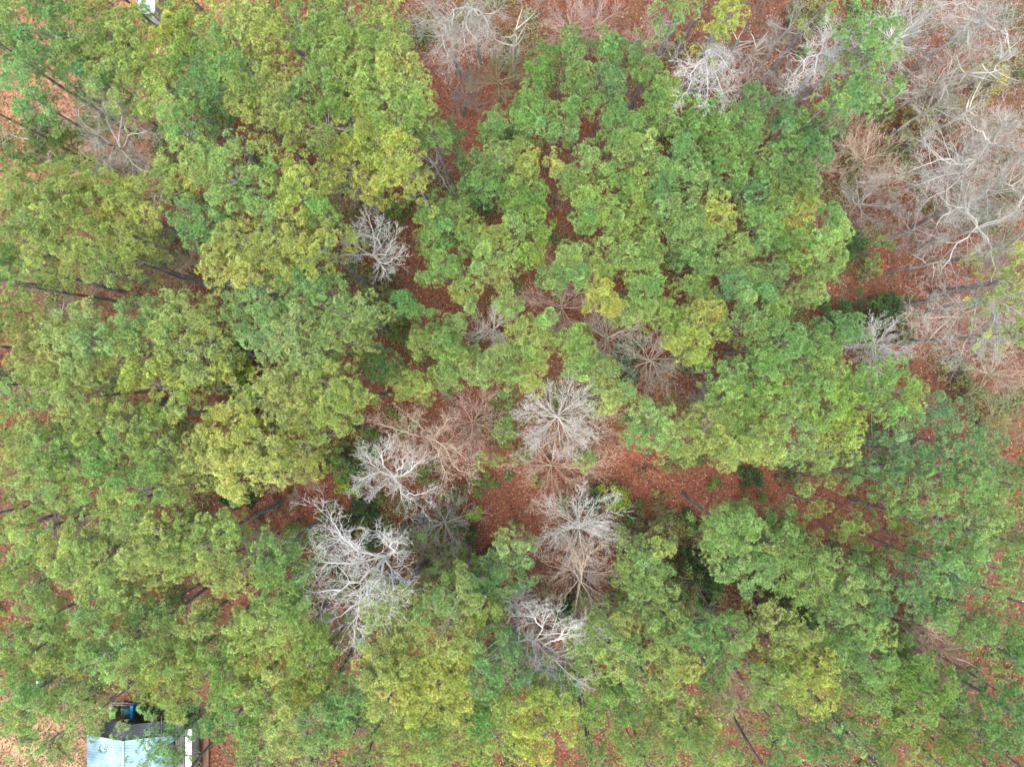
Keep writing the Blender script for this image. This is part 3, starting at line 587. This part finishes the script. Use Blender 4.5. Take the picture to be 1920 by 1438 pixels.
# ---------------------------------------------------------------- pines
def trunk_segs(base, top, r0, r1, n=9, wob=.12):
    pts = [Vector(base).lerp(Vector(top), k/n) for k in range(n+1)]
    a = rnd.random()*6.28
    for k in range(1, n): pts[k] += Vector((math.cos(a+k*.6), math.sin(a+k*.6), 0))*wob*math.sin(math.pi*k/n)
    out = []
    for k in range(n):
        t0, t1 = k/n, (k+1)/n
        f0 = r0*(1 + .35*max(0, 1-t0*12)) + (r1-r0)*t0; f1 = r0 + (r1-r0)*t1
        out.append((*pts[k], *pts[k+1], f0, f1))
    return out, pts
def build_pines():
    trees = []; used = set()
    for zone, (h0, D, txt) in PINES.items():
        for g in cluster(rows(txt), D): trees.append((zone, h0, g))
    info = []
    for zone, h0, g in trees:
        tone = max('YLMGBD', key=lambda t: sum(x[2]**2 for x in g if x[3] == t))
        info.append((sum(x[0] for x in g)/len(g), sum(x[1] for x in g)/len(g), (zone, tone, min(len(g), 3) if zone != 'slender' else 1)))
    rel = relation(info)
    size = {'tall': ('narrow tall', 'tall', 'broad tall'), 'south': ('slim', 'middling', 'spreading'), 'east': ('slim eastern', 'eastern', 'spreading eastern'), 'slender': ('slender young',)*3, 'outer': ('tall outlying',)*3, 'roadside': ('thick-trunked leaning-out',)*3, 'sparse': ('thin see-through',)*3,
            'midright': ('slim upright', 'dense upright', 'wide dense'), 'young': ('small round', 'young bushy', 'bushy many-topped'), 'north': ('lone small', 'open-crowned', 'wide open-crowned'), 'understorey': ('low shaded',)*3}
    for (zone, h0, g), (mu, mv, key), (o_, r_) in zip(trees, info, rel):
        young = zone in ('young', 'slender', 'understorey')
        h = h0 + rnd.uniform(-1.6, 1.6)*(1 if not young else .7)
        k = (H - h)/F; dens = .38 if zone == 'sparse' else .85 if zone == 'east' else .5 if zone == 'slender' else (1.15 if zone == 'tall' else 1.3 if zone == 'young' else 1.12)
        lob = []
        for (u, v, r, t) in g:
            z = h + rnd.uniform(-1, 1)*(1.1 if young else .7); p = P(u, v, z); lob.append((p.x, p.y, z, r*k*(1.0 if young else 1.06 if zone == 'tall' else 1.0 if zone == 'east' else 1.08), t))
        cx = sum(l[0] for l in lob)/len(lob); cy = sum(l[1] for l in lob)/len(lob)
        bx, by = cx + rnd.uniform(-.5, .5), cy + rnd.uniform(-.5, .5); bz = float(gz(bx, by)) - .1
        words = f'{size[zone][key[2]-1]} {TW[key[1]]} pine, {o_}nearest {r_}'
        if len(words.replace(',', '').split()) > 16 or len(words.replace('-', ' ').split()) > 16: words = words.replace('thick leaning trunk', 'leaning trunk').replace(' see-through', '').replace('the drooping cream', 'the drooping').replace(' many-topped', '').replace('beside the yellow pine', 'by yellow pine').replace('the olive twiggy tree on the left', 'the olive twiggy tree').replace('the spidery cream tree at the top', 'the spidery cream tree').replace('the silvery roof at the top edge', 'the silvery roof').replace('the long dark trunk, lower left', 'the long dark trunk')
        while words in used: words = words.replace(' pine,', ' lesser pine,', 1) if 'lesser' not in words else words + ' again'
        used.add(words)
        root = thing('pine_tree', (bx, by, bz), words, 'pine tree', 'pines of the forest')
        P_, N_, S_, C_, B_ = [], [], [], [], []
        jit = np.array([rnd.gauss(1, .05), 1, rnd.gauss(1, .10)])*rnd.gauss(1, .06)
        for l in lob:
            a = list(lobe_tufts(*l, young, dens)); a[3] = a[3]*jit
            for lst, x in zip((P_, N_, S_, C_, B_), a): lst.append(x)
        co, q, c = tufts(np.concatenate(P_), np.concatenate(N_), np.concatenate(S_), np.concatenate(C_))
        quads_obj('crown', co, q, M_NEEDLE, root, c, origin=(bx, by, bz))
        # trunk with limbs reaching the clumps
        r0 = {'tall': .27, 'south': .21, 'east': .17, 'slender': .08, 'outer': .27, 'roadside': .34, 'sparse': .17, 'midright': .2, 'young': .13, 'north': .27, 'understorey': .13}[zone]
        ts, pts = trunk_segs((bx, by, bz), (cx, cy, h - .6), r0, r0*.22)
        parts = [tubes(ts, 7)]
        nodes = np.concatenate(B_); sel = rng.permutation(len(nodes))[:max(6, int(len(nodes)*.28))]; ls = []
        for i in sel:
            e = Vector(nodes[i]); hd = math.hypot(e.x-cx, e.y-cy)
            zt = max(h*.55, e.z - .35*hd - rnd.uniform(.2, 1.2)); t = min(.97, (zt-bz)/(h-.6-bz)); s = Vector(pts[int(t*9)]).lerp(Vector(pts[min(9, int(t*9)+1)]), t*9 % 1)
            md = s.lerp(e, .5) + Vector((rnd.uniform(-.2, .2), rnd.uniform(-.2, .2), -.15*hd*.5))
            ls += [(*s, *md, r0*.22, r0*.14), (*md, *e, r0*.14, .012)]
        for _ in range(7 if not young else 3):     # dead stubs under the crown
            t = rnd.uniform(.35, .7); s = pts[int(t*9)]; a = rnd.random()*6.28; L = rnd.uniform(.5, 2.0)
            ls.append((*s, s.x+math.cos(a)*L, s.y+math.sin(a)*L, s.z+rnd.uniform(-.3, .5), r0*.12, .01))
        parts.append(tubes(ls, 3))
        co, q = merge(parts); quads_obj('trunk', co, q, M_BARK, root, origin=(bx, by, bz))
    print('PINES', len(trees), sum(len(m.polygons) for m in bpy.data.meshes))
build_pines()

# ---------------------------------------------------------------- bare hardwoods
BCOL = {'W': (.73, .725, .68), 'C': (.60, .58, .50), 'T': (.62, .50, .38), 'P': (.58, .44, .38), 'A': (.44, .445, .40), 'O': (.38, .38, .22)}
def bare_tree(u, v, rpx, h, colr, style, label, limbs=None):
    k = (H - h*.85)/F; R_ = rpx*k*(1.12 if style == 'f' else 1.05); c = P(u, v, h*.80)
    if limbs: c = P(*limbs[0], h*.6)
    bx, by = c.x + rnd.uniform(-.6, .6), c.y + rnd.uniform(-.6, .6); bz = float(gz(bx, by)) - .1
    big, fine = [], []
    bark = np.array(BCOL[colr])
    r0 = .011*h + .03
    top = Vector((c.x, c.y, h*.62)); b = Vector((bx, by, bz))
    n = 6; pts = [b.lerp(top, i/n) + (Vector((rnd.uniform(-.2, .2), rnd.uniform(-.2, .2), 0)) if 0 < i < n else Vector()) for i in range(n+1)]
    for i in range(n): big.append((*pts[i], *pts[i+1], r0*(1-.5*i/n), r0*(1-.5*(i+1)/n)))
    rt = .0108 if colr in 'WC' else .0092
    LAST = 3
    def grow(p, d, L, r, depth):
        ns = 3 if depth < 2 else 2
        sl = L/ns; crook = (.24 if style == 'l' else .08)
        for i in range(ns):
            d = (d + Vector((rnd.gauss(0, crook), rnd.gauss(0, crook), rnd.gauss(0, crook*.6) + .05))).normalized()
            q = p + d*sl; rr = max(rt*.45, r*(1 - .16*(i+1)))
            (big if depth <= 0 else fine).append((*p, *q, max(r, rt*.5), rr)); r = rr; p = q
            if depth < LAST:
                for _ in range((2, 2, 2)[depth] if style == 'f' else (1, 2, 2)[depth]):
                    if rnd.random() < (.36 if style == 'l' and not limbs else .12): continue
                    side = Vector((rnd.gauss(0, 1), rnd.gauss(0, 1), rnd.gauss(0, .5))); side = (side - d*side.dot(d)).normalized()
                    sp = rnd.uniform(.3, .7) if style == 'f' else rnd.uniform(.5, 1.05)
                    grow(p, (d*math.cos(sp) + side*math.sin(sp)).normalized(), L*(rnd.uniform(.36, .55) if style == 'f' else rnd.uniform(.38, .7)), max(rt, r*.55), depth+1)
        if depth == LAST: return
        grow(p, (d + Vector((rnd.gauss(0, .25), rnd.gauss(0, .25), .08))).normalized(), L*.55, r*.8, depth+1)
    nl = rnd.randint(6, 8) if style == 'l' else int(min(24, 7 + R_*2.8)*(1.35 if colr == 'W' else 1))
    a0 = rnd.random()*6.28
    if limbs:                                  # the forked limbs this tree shows, each from the fork to its tip
        nl = 1
        for (lu, lv) in limbs[1:]:
            e = P(lu, lv, h*rnd.uniform(.82, .97)); s = pts[n].copy(); V = e - s; m_ = 7; L = V.length
            bow = Vector((-V.y, V.x, 0)).normalized()*rnd.uniform(-.16, .16)*L + Vector((0, 0, L*rnd.uniform(.02, .12)))
            pp = [s + V*(j/m_) + bow*math.sin(math.pi*j/m_) + Vector((rnd.gauss(0, .1), rnd.gauss(0, .1), rnd.gauss(0, .06)))*min(1, j)*L*.16 for j in range(m_+1)]
            rl = r0*rnd.uniform(.38, .5)
            for j in range(m_):
                ra, rb = rl*(1-.75*j/m_), rl*(1-.75*(j+1)/m_); big.append((*pp[j], *pp[j+1], ra, rb)); dj = (pp[j+1]-pp[j]).normalized()
                if j < 1: continue
                for _ in range(2):
                    side = Vector((rnd.gauss(0, 1), rnd.gauss(0, 1), rnd.gauss(0, .4))); side = (side - dj*side.dot(dj)).normalized(); sp = rnd.uniform(.4, .95)
                    grow(pp[j+1], (dj*math.cos(sp) + side*math.sin(sp)).normalized(), L*rnd.uniform(.16, .34)*(1.1-.4*j/m_), max(rt, rb*.6), 1)
            grow(pp[m_], dj, L*.2, rl*.25, 1)
    for i in range(nl):
        a = a0 + i*2.4 + rnd.uniform(-.3, .3)
        t = rnd.uniform(.6, 1) if style == 'l' else rnd.uniform(.6, 1)
        s = pts[min(n-1, int(t*n))].lerp(pts[min(n, int(t*n)+1)], t*n % 1) if t < 1 else pts[n]
        el = rnd.uniform(.25, .75) if i % 3 else rnd.uniform(.6, 1.2)
        L = R_*rnd.uniform(.62, .85)*(.6 if limbs else 1)
        grow(s, Vector((math.cos(a)*math.cos(el), math.sin(a)*math.cos(el), math.sin(el))), L, r0*(.32 if style == 'l' else .18), 0)
    root = thing('bare_tree', (bx, by, bz), label, 'bare tree', 'leafless hardwood trees')
    s = np.asarray(big); co, q = tubes(s, 6)
    rise = np.clip((co[:, 2:3] - 1)/(h*.55), 0, 1)           # bark tint runs darker towards the foot
    quads_obj('trunk', co, q, M_TWIG, root, bark*(.42 + .58*rise), origin=(bx, by, bz))
    s = np.asarray(fine); co, q = tubes(s, 3)
    quads_obj('crown', co, q, M_TWIG, root, np.repeat(bark*rng.uniform(.7, 1.1, (len(s), 1))*{'W': 1, 'C': .85, 'A': .85, 'T': 1.05}.get(colr, .95), 6, 0), origin=(bx, by, bz))
    return len(big) + len(fine)
def build_bare():
    tot = 0
    for ln in BARE.strip().splitlines():
        a, lab, *lm = ln.split('|'); u, v, r, h, c, s = a.split()
        lm = [tuple(map(float, q.split(','))) for q in lm[0].split()] if lm else None
        tot += bare_tree(float(u), float(v), float(r), float(h), c, s, lab, lm)
    print('BARE segs', tot)
build_bare()

# ---------------------------------------------------------------- shrubs
SCOL = {'d': (.075, .14, .05), 'g': (.17, .28, .075), 'b': (.29, .42, .07), 'o': (.22, .25, .10), 'y': (.38, .35, .12), 'r': (.42, .22, .12)}
def build_shrubs():
    seen = set()
    for ln in SHRUBS.strip().splitlines():
        a, lab = ln.split('|'); u, v, r, h, c = a.split(); u, v, r, h = float(u), float(v), float(r), float(h)
        p = P(u, v, h*.6); R_ = r*(H - h)/F*1.05; bz = float(gz(p.x, p.y))
        root = thing('shrub', (p.x, p.y, bz), lab, 'shrub', 'shrubs of the understorey')
        nb = max(5, int((R_/.45)**2*1.3)); a_ = rng.random(nb)*6.28; rd = R_*np.sqrt(rng.random(nb))*rng.uniform(.7, 1.1, nb)
        cen = np.stack([p.x + np.cos(a_)*rd, p.y + np.sin(a_)*rd, bz + h*(.95 - .5*(rd/R_)**2) + rng.normal(0, .25, nb)], 1)
        cen[:, 2] -= (rng.random(nb) < .3)*h*.3
        per = {'d': 85, 'g': 60, 'b': 65, 'o': 45, 'y': 40, 'r': 26}[c]; idx = np.repeat(np.arange(nb), per)
        q_ = cen[idx] + unit(rng.normal(0, 1, (len(idx), 3)))*rng.uniform(.15, .55, (len(idx), 1)); q_[:, 2] = np.maximum(q_[:, 2], bz + .1)
        cc = (np.array(SCOL[c])*rng.normal(1, .16, (nb, 1))*(1 + rng.normal(0, .1, (nb, 3))))[idx]*rng.uniform(.75, 1.25, (len(idx), 1))
        co, q, t = leaves(q_, .10 if c in 'dob' else .085, np.clip(cc, .01, 1), 1.0)
        quads_obj('foliage', co, q, M_LEAF, root, t, origin=(p.x, p.y, bz))
        ls = []; o = Vector((p.x, p.y, bz - .05))
        for i in range(min(nb, 40)):
            e = Vector(cen[i]); m = o.lerp(e, .5) + Vector((rnd.uniform(-.2, .2), rnd.uniform(-.2, .2), .1*h))
            ls += [(*o, *m, .035, .022), (*m, *e, .022, .008)]
            for _ in range(3): ls.append((*m, *(e + Vector((rnd.uniform(-.5, .5), rnd.uniform(-.5, .5), rnd.uniform(-.2, .4)))), .012, .006))
        co, q = tubes(ls, 3); quads_obj('stem', co, q, M_TWIG, root, np.full((len(co), 3), (.24, .19, .15)), origin=(p.x, p.y, bz))
build_shrubs()

# ---------------------------------------------------------------- the house, the shed and what stands about
def box(x0, y0, z0, x1, y1, z1, bev=0.0):
    import bmesh
    bm = bmesh.new(); bmesh.ops.create_cube(bm, size=1)
    for v in bm.verts: v.co = Vector(((x0+x1)/2 + v.co.x*(x1-x0), (y0+y1)/2 + v.co.y*(y1-y0), (z0+z1)/2 + v.co.z*(z1-z0)))
    if bev: bmesh.ops.bevel(bm, geom=list(bm.edges), offset=bev, segments=2, affect='EDGES')
    return bm
def bm_join(bms):
    import bmesh
    out = bmesh.new()
    for b in bms:
        me = bpy.data.meshes.new('t'); b.to_mesh(me); out.from_mesh(me); b.free(); bpy.data.meshes.remove(me)
    return out
def bobj(name, bm, m, parent=None, smooth=False):
    me = bpy.data.meshes.new(name)
    if parent is not None:
        for v in bm.verts: v.co -= parent.location
    bm.to_mesh(me); bm.free(); me.materials.append(m)
    if smooth:
        for p in me.polygons: p.use_smooth = True
    return link(bpy.data.objects.new(name, me), parent)
def paint(name, lo, hi, rough=.5, metal=0, scale=1.5, bump=0):
    return noisy(mat(name, rough=rough, metal=metal, spec=.4), scale, lo, hi, 8, bump=bump)
M_BLUE = paint('pale_blue_sheet_metal', (.20, .33, .39), (.37, .54, .63), .42, .1, .9)
M_DARK = paint('dark_grey_sheet_metal', (.05, .055, .068), (.085, .09, .105), .45, .2, .9)
M_GREY = paint('mid_grey_sheet_metal', (.20, .20, .22), (.28, .28, .30), .5, .2, 1.2)
M_WHITE = paint('white_paint', (.55, .57, .59), (.68, .69, .70), .5)
M_WALL = paint('weathered_siding', (.35, .32, .28), (.48, .44, .38), .8)
M_DECK = noisy(mat('brown_deck_wood', rough=.85), 3, (.12, .065, .045), (.26, .15, .11), 5, (1, .12, 1))
M_BLACK = paint('black_plastic_sheet', (.008, .009, .012), (.03, .033, .045), .35, 0, 3)
M_TEAL = paint('teal_plastic', (.02, .20, .19), (.05, .32, .29), .45)
M_CYAN = paint('bright_blue_plastic', (.02, .22, .52), (.05, .32, .62), .4)
M_GREEN = paint('green_plastic', (.08, .28, .06), (.16, .42, .10), .5)
M_POLE = noisy(mat('grey_weathered_wood', rough=.9), 3, (.12, .11, .11), (.36, .34, .33), 5, (1, 1, 1))
M_ROT = noisy(mat('orange_rotten_wood', rough=.9), 5, (.28, .12, .05), (.62, .38, .22), 5)
M_SILVER = paint('galvanised_sheet', (.50, .56, .60), (.72, .77, .80), .4, .3, 1.0)

def ribbed(p00, p10, p11, p01, n, amp=.035):
    """sheet metal between four corners; n ribs run from the p00-p10 side to the p01-p11 side"""
    a, b, c, d = map(Vector, (p00, p10, p11, p01)); nr = (b-a).cross(d-a).normalized()
    if nr.z < 0: nr = -nr
    co, q = [], []; prof = [(0, 0), (.62, 0), (.74, 1), (.88, 1)]
    ts = [(k + f)/n for k in range(n) for f, _ in prof] + [1.0]; hs = [v for _ in range(n) for _, v in prof] + [0]
    for t, hgt in zip(ts, hs):
        co += [a.lerp(b, t) + nr*hgt*amp, d.lerp(c, t) + nr*hgt*amp]
    m = len(ts)
    co += [co[2*i] - nr*(.03 + hs[i]*amp) for i in range(m)]          # underside on the first edge
    lo = [Vector(co[2*i+1]) - nr*(.03 + hs[i]*amp) for i in range(m)]; off = len(co); co += lo
    for i in range(m-1):
        q.append((2*i, 2*i+2, 2*i+3, 2*i+1)); q.append((2*m+i, off+i, off+i+1, 2*m+i+1))
        q.append((2*i, 2*m+i, 2*m+i+1, 2*i+2)); q.append((2*i+1, 2*i+3, off+i+1, off+i))
    return np.array([tuple(v) for v in co]), np.array(q)
def house():
    A = P(163, 1376, 3.4); Bp = P(325, 1366, 3.4); RX = P(232, 1380, 4.6).x
    x0, x1, y1 = A.x, Bp.x, P(163, 1377, 3.4).y; y0 = y1 - 14.0; ez, rz = 3.4, 4.7
    root = thing('house', ((x0+x1)/2, (y0+y1)/2, -.1), 'low house with ribbed pale blue metal roof and dark grey porch roof, lower left', 'house')
    # walls: one closed box with gable top
    import bmesh
    bm = bmesh.new(); xi0, xi1, yi0, yi1 = x0+.35, x1-.35, y0+.35, y1-.35; rm = ez + (rz-ez) - .25
    vs = [bm.verts.new(v) for v in ((xi0, yi0, -.1), (xi1, yi0, -.1), (xi1, yi0, ez-.08), (RX, yi0, rm), (xi0, yi0, ez-.08), (xi0, yi1, -.1), (xi1, yi1, -.1), (xi1, yi1, ez-.08), (RX, yi1, rm), (xi0, yi1, ez-.08))]
    for f in ((0, 1, 2, 3, 4), (9, 8, 7, 6, 5), (0, 5, 6, 1), (1, 6, 7, 2), (2, 7, 8, 3), (3, 8, 9, 4), (4, 9, 5, 0)): bm.faces.new([vs[k] for k in f])
    bobj('wall', bm, M_WALL, root)
    L = ribbed((x0, y0, ez), (x0, y1, ez), (RX, y1, rz), (RX, y0, rz), 46)
    Rr = ribbed((RX+.004, y0, rz), (RX+.004, y1, rz), (x1, y1, ez), (x1, y0, ez), 46)
    co, q = merge([L, Rr]); rf = quads_obj('roof', co, q, M_BLUE, root, origin=root.location)
    bm = box(RX-.12, y0, rz+.02, RX+.12, y1, rz+.07, .01); o = bobj('ridge_cap', bm, M_BLUE); o.parent = rf; o.location = -Vector(root.location)
    # dark porch roof beyond the north gable, a hand lower
    q0, q1 = P(178, 1371, 3.0), P(207, 1348, 2.9); q2 = P(326, 1344, 2.9)
    yb = y1 - .05; yt = q1.y
    Lp = ribbed((x0+.9, yb, ez-.30), (q1.x, yt, ez-.55), (RX+.6, yt, rz-.6), (RX, yb, rz-.22), 9)
    Rp = ribbed((RX+.004, yb, rz-.22), (RX+.604, yt, rz-.6), (x1+.05, yt, ez-.5), (x1+.05, yb, ez-.3), 9)
    co, q = merge([Lp, Rp]); quads_obj('porch_roof', co, q, M_DARK, root, origin=root.location)
    # side lean-to on the right, white fascia, dark gap and deck
    xa, xb = x1 + .06, P(347, 1400, 2.6).x
    co, q = ribbed((xa, yt, ez-.35), (xb, yt, 2.75), (xb, y0, 2.75), (xa, y0, ez-.35), 5)
    quads_obj('lean_to_roof', co, q, M_GREY, root, origin=root.location)
    xc = P(361, 1400, 2.4).x
    bobj('awning', box(xb+.02, y0, 2.55, xc, P(0, 1366, 2.6).y, 2.63, .01), M_WHITE, root)
    bobj('screen_wall', box(xb+.3, y0+.4, -.1, xb+.36, P(0, 1368, 2.6).y, 2.54), M_WALL, root)
    dk = bobj('deck', box(xc+.25, y0, -.05, xc+.9, P(0, 1368, .3).y, .32, .01), M_DECK, root)
house()
def shed():
    a = P(258, 26, 3.0); b = P(291, 22, 3.0)
    root = thing('shed', ((a.x+b.x)/2, a.y + 2.5, -.1), 'small shed with a silvery metal roof, half under pines at the top edge', 'shed')
    bobj('wall', box(a.x+.15, a.y+.15, -.1, b.x-.15, a.y+5, 2.75), M_WALL, root)
    co, q = ribbed((a.x, a.y, 2.85), (b.x, a.y, 3.0), (b.x, a.y+5.2, 3.0), (a.x, a.y+5.2, 2.85), 10); quads_obj('roof', co, q, M_SILVER, root, origin=root.location)
    bobj('door', box(a.x+.5, a.y+.10, .0, a.x+1.4, a.y+.146, 2.0), M_WHITE, root)
shed()
def single(name, bm, m, label, cat, group=None, smooth=False):
    o = bobj(name, bm, m, None, smooth)
    c = sum((v.co for v in o.data.vertices), Vector())/len(o.data.vertices); c.z = min(v.co.z for v in o.data.vertices)
    for v in o.data.vertices: v.co -= c
    o.location = c; o['label'] = label; o['category'] = cat
    if group: o['group'] = group
    return o
def clutter():
    import bmesh
    # black crumpled tarp over a pile
    a, b = P(252, 1341, .5), P(294, 1327, .5); n, m = 26, 12
    bm = bmesh.new(); g = [[bm.verts.new((a.x + (b.x-a.x)*i/n, a.y + (b.y-a.y)*j/m, max(-.05, (.95*math.sin(math.pi*i/n)**.35*math.sin(math.pi*j/m)**.5) + rnd.uniform(-.13, .13) - .06) if 0 < i < n and 0 < j < m else -.08)) for j in range(m+1)] for i in range(n+1)]
    for i in range(n):
        for j in range(m): bm.faces.new((g[i][j], g[i+1][j], g[i+1][j+1], g[i][j+1]))
    single('tarp', bm, M_BLACK, 'crumpled black tarp over a pile behind the dark porch roof', 'tarp')
    p = P(250, 1332, .6); single('board', box(p.x-.17, p.y-.75, -.05, p.x+.17, p.y+.75, 1.0, .03), M_CYAN, 'bright blue upright plastic panel at the left end of the black tarp', 'plastic panel')
    # teal garden chair
    p = P(238, 1333, .4); root = thing('garden_chair', (p.x, p.y, -.08), 'teal plastic garden chair between the green bin and the blue panel', 'chair')
    bobj('seat', box(p.x-.42, p.y-.38, .40, p.x+.42, p.y+.42, .46, .02), M_TEAL, root)
    bobj('backrest', box(p.x-.42, p.y+.42, .40, p.x+.42, p.y+.50, 1.0, .02), M_TEAL, root)
    for sx in (-.42, .42): bobj('armrest', box(p.x+sx-.05, p.y-.3, .66, p.x+sx+.05, p.y+.418, .71, .01), M_TEAL, root)
    for sx in (-.38, .38):
        for sy in (-.34, .38): bobj('leg', box(p.x+sx-.03, p.y+sy-.03, -.08, p.x+sx+.03, p.y+sy+.03, .398), M_TEAL, root)
    p = P(242, 1345, .3); single('crate', bm_join([box(p.x-.5, p.y-.18, -.05, p.x+.5, p.y-.14, .35), box(p.x-.5, p.y+.14, -.05, p.x+.5, p.y+.18, .35), box(p.x-.5, p.y-.138, -.05, p.x-.46, p.y+.138, .35), box(p.x+.46, p.y-.138, -.05, p.x+.5, p.y+.138, .35), box(p.x-.458, p.y-.138, -.05, p.x+.458, p.y+.138, -.01)]), M_TEAL, 'small teal crate on the ground below the teal chair', 'crate')
    p = P(216, 1335, .4); root = thing('wheelie_bin', (p.x, p.y, -.08), 'leaf green bin with a lid left of the teal chair', 'bin')
    bobj('body', box(p.x-.34, p.y-.42, .02, p.x+.34, p.y+.42, .92, .04), M_GREEN, root); bobj('lid', box(p.x-.37, p.y-.47, .925, p.x+.37, p.y+.45, 1.0, .02), M_GREEN, root)
    for sx in (-.40, .345): bobj('wheel', box(p.x+sx, p.y+.3, -.08, p.x+sx+.055, p.y+.55, .17, .02), M_BLACK, root)
    p = P(207, 1330, .3); single('bag', box(p.x-.25, p.y-.5, -.06, p.x+.22, p.y+.45, .35, .12), M_WHITE, 'pale rubbish bag leaning on the left side of the green bin', 'bag', smooth=True)
    # poles stacked along the top
    for k, (u0, v0, u1, v1) in enumerate(((205, 1318, 262, 1319), (210, 1321, 270, 1323), (228, 1316, 275, 1321))):
        a, b = P(u0, v0, .2), P(u1, v1, .2); co, q = tubes([(a.x, a.y, .05+.12*k, b.x, b.y, .09+.12*k, .07, .05)], 8)
        o = quads_obj('pole', co - np.array([[a.x, a.y, 0]]), q, M_POLE); o.location = (a.x, a.y, 0); o['category'] = 'pole'; o['group'] = 'poles behind the tarp'
        o['label'] = ('grey pole starting farthest left of the stack behind the bin', 'middle grey pole of the stack behind the black tarp', 'shortest grey pole, topmost of the stack behind the tarp')[k]
    # bent brown boards bowed around the tarp
    ctr = P(278, 1292, .2)
    for k in range(2):
        sg = []; rr = 3.35 + k*.28
        for i in range(10):
            a0, a1 = R(-118 + i*5.6), R(-118 + (i+1)*5.6); sg.append((ctr.x + rr*math.cos(a0), ctr.y + rr*math.sin(a0), .06, ctr.x + rr*math.cos(a1), ctr.y + rr*math.sin(a1), .06, .07, .07))
        co, q = tubes(sg, 5); o = quads_obj('edging_board', co, q, M_DECK); o['category'] = 'edging board'; o['group'] = 'bowed brown edging'
        o['label'] = ('inner bowed brown edging board between tarp and dark porch roof', 'outer bowed brown edging board, touching the dark porch roof')[k]
    # white bucket near the left edge
    p = P(71, 1279, .2); root = thing('bucket', (p.x, p.y, -.1), 'small white bucket lying among pines near the left edge', 'bucket')
    ang = R(70); d = Vector((math.cos(ang), math.sin(ang), .05)); a = Vector((p.x, p.y, .12)) - d*.28
    co, q = tubes([(*a, *(a + d*.56), .19, .25)], 16); quads_obj('body', co, q, M_WHITE, root, origin=root.location)
    e = a + d*.02; co, q = tubes([(*a, *e, .01, .188)], 16); quads_obj('base', co, q, M_WHITE, root, origin=root.location)
    # coiled white hose right of the deck
    c = P(390, 1360, .1); sg = []
    for i in range(54):
        t0, t1 = i/18*6.283, (i+1)/18*6.283; r_ = .42 + .05*i/18
        sg.append((c.x + r_*math.cos(t0), c.y + 1.3*r_*math.sin(t0), .03+.02*i/18, c.x + r_*math.cos(t1), c.y + 1.3*r_*math.sin(t1), .03+.02*i/18, .028, .028))
    co, q = tubes(sg, 6); o = quads_obj('hose', co, q, M_WHITE); o['label'] = 'white coiled hose on the ground right of the house'; o['category'] = 'hose'
    # barrel and sticks in the middle clearing
    p = P(789, 975, .5); root = thing('barrel', (p.x, p.y, -.1), 'dark blue-black barrel in the clearing above the yellow-green bush', 'barrel')
    co, q = tubes([(p.x, p.y, -.1, p.x, p.y, .25, .33, .38), (p.x, p.y, .25, p.x, p.y, .65, .38, .38), (p.x, p.y, .65, p.x, p.y, .98, .38, .33)], 20); quads_obj('body', co, q, M_BLACK, root, origin=root.location)
    co, q = tubes([(p.x, p.y, .94, p.x, p.y, .95, .33, .005), (p.x, p.y, .98, p.x, p.y, 1.0, .33, .30)], 20); quads_obj('lid', co, q, paint('blue_black_lid', (.03, .07, .10), (.06, .13, .17), .4), root, origin=root.location)
    p = P(778, 970, .3); single('tool_box', box(p.x-.35, p.y-.12, -.06, p.x+.2, p.y+.14, .3, .03), M_BLACK, 'small black box on the litter touching the barrel', 'box')
    logs = [((751, 944), (764, 963), .3, .13, M_ROT, 'orange-brown rotten log above the dark barrel'),
            ((838, 1083), (866, 1128), .4, .07, M_POLE, 'thin grey-brown leaning pole right of the olive-yellow twiggy tree'),
            ((1528, 594), (1546, 606), .5, .07, M_WHITE, 'short white fallen birch limb at the corner of the green pines'),
            ((1470, 870), (1505, 884), .2, .08, M_POLE, 'slim grey fallen log on the red strip'),
            ((1640, 882), (1680, 886), .3, .09, M_POLE, 'grey fallen log left of the eastern pines'),
            ((1475, 926), (1530, 942), .3, .09, M_POLE, 'grey fallen log left of the yellow slender pine'),
            ((1645, 939), (1675, 948), .3, .07, M_POLE, 'short grey fallen log under a small bare top, right'),
            ((1750, 1012), (1800, 1028), .4, .09, M_POLE, 'long grey fallen log in the dark gap of the eastern pines'),
            ((1676, 1052), (1730, 1076), .4, .08, M_POLE, 'grey fallen log on the red strip, lower right'),
            ((1678, 238), (1695, 248), .5, .06, M_WHITE, 'short cream fallen limb beside the yellow-olive shrub'),
            ((385, 1132), (398, 1138), 1., .07, M_ROT, 'split orange snag beside the long dark trunk, lower left')]
    for (a, b, z, r_, m, lab) in logs:
        a, b = P(*a, z), P(*b, z); zz = .08 if z < 1 else z; md = a.lerp(b, .5) + Vector((rnd.uniform(-.1, .1), rnd.uniform(-.1, .1), 0)); L = (b-a).length; dd = (b-a).normalized(); sd_ = Vector((-dd.y, dd.x, 0))
        sg = [(a.x, a.y, zz, md.x, md.y, zz+.05, r_, r_*.85), (md.x, md.y, zz+.05, b.x, b.y, zz, r_*.85, r_*.55)]
        for k in range(3):
            q0 = a.lerp(b, rnd.uniform(.4, .95)); e = q0 + dd*rnd.uniform(.2, .6) + sd_*rnd.choice((-1, 1))*rnd.uniform(.3, .7); sg.append((q0.x, q0.y, zz, e.x, e.y, zz+.15, r_*.3, .01))
        if z >= 1: sg.append((a.x, a.y, zz, a.x, a.y, -.1, r_, r_*1.3))
        co, q = tubes(sg, 7); o = quads_obj('fallen_log', co - np.array([[a.x, a.y, 0]]), q, m); o.location = (a.x, a.y, 0); o['label'] = lab; o['category'] = 'log'; o['group'] = 'fallen logs and limbs'
clutter()
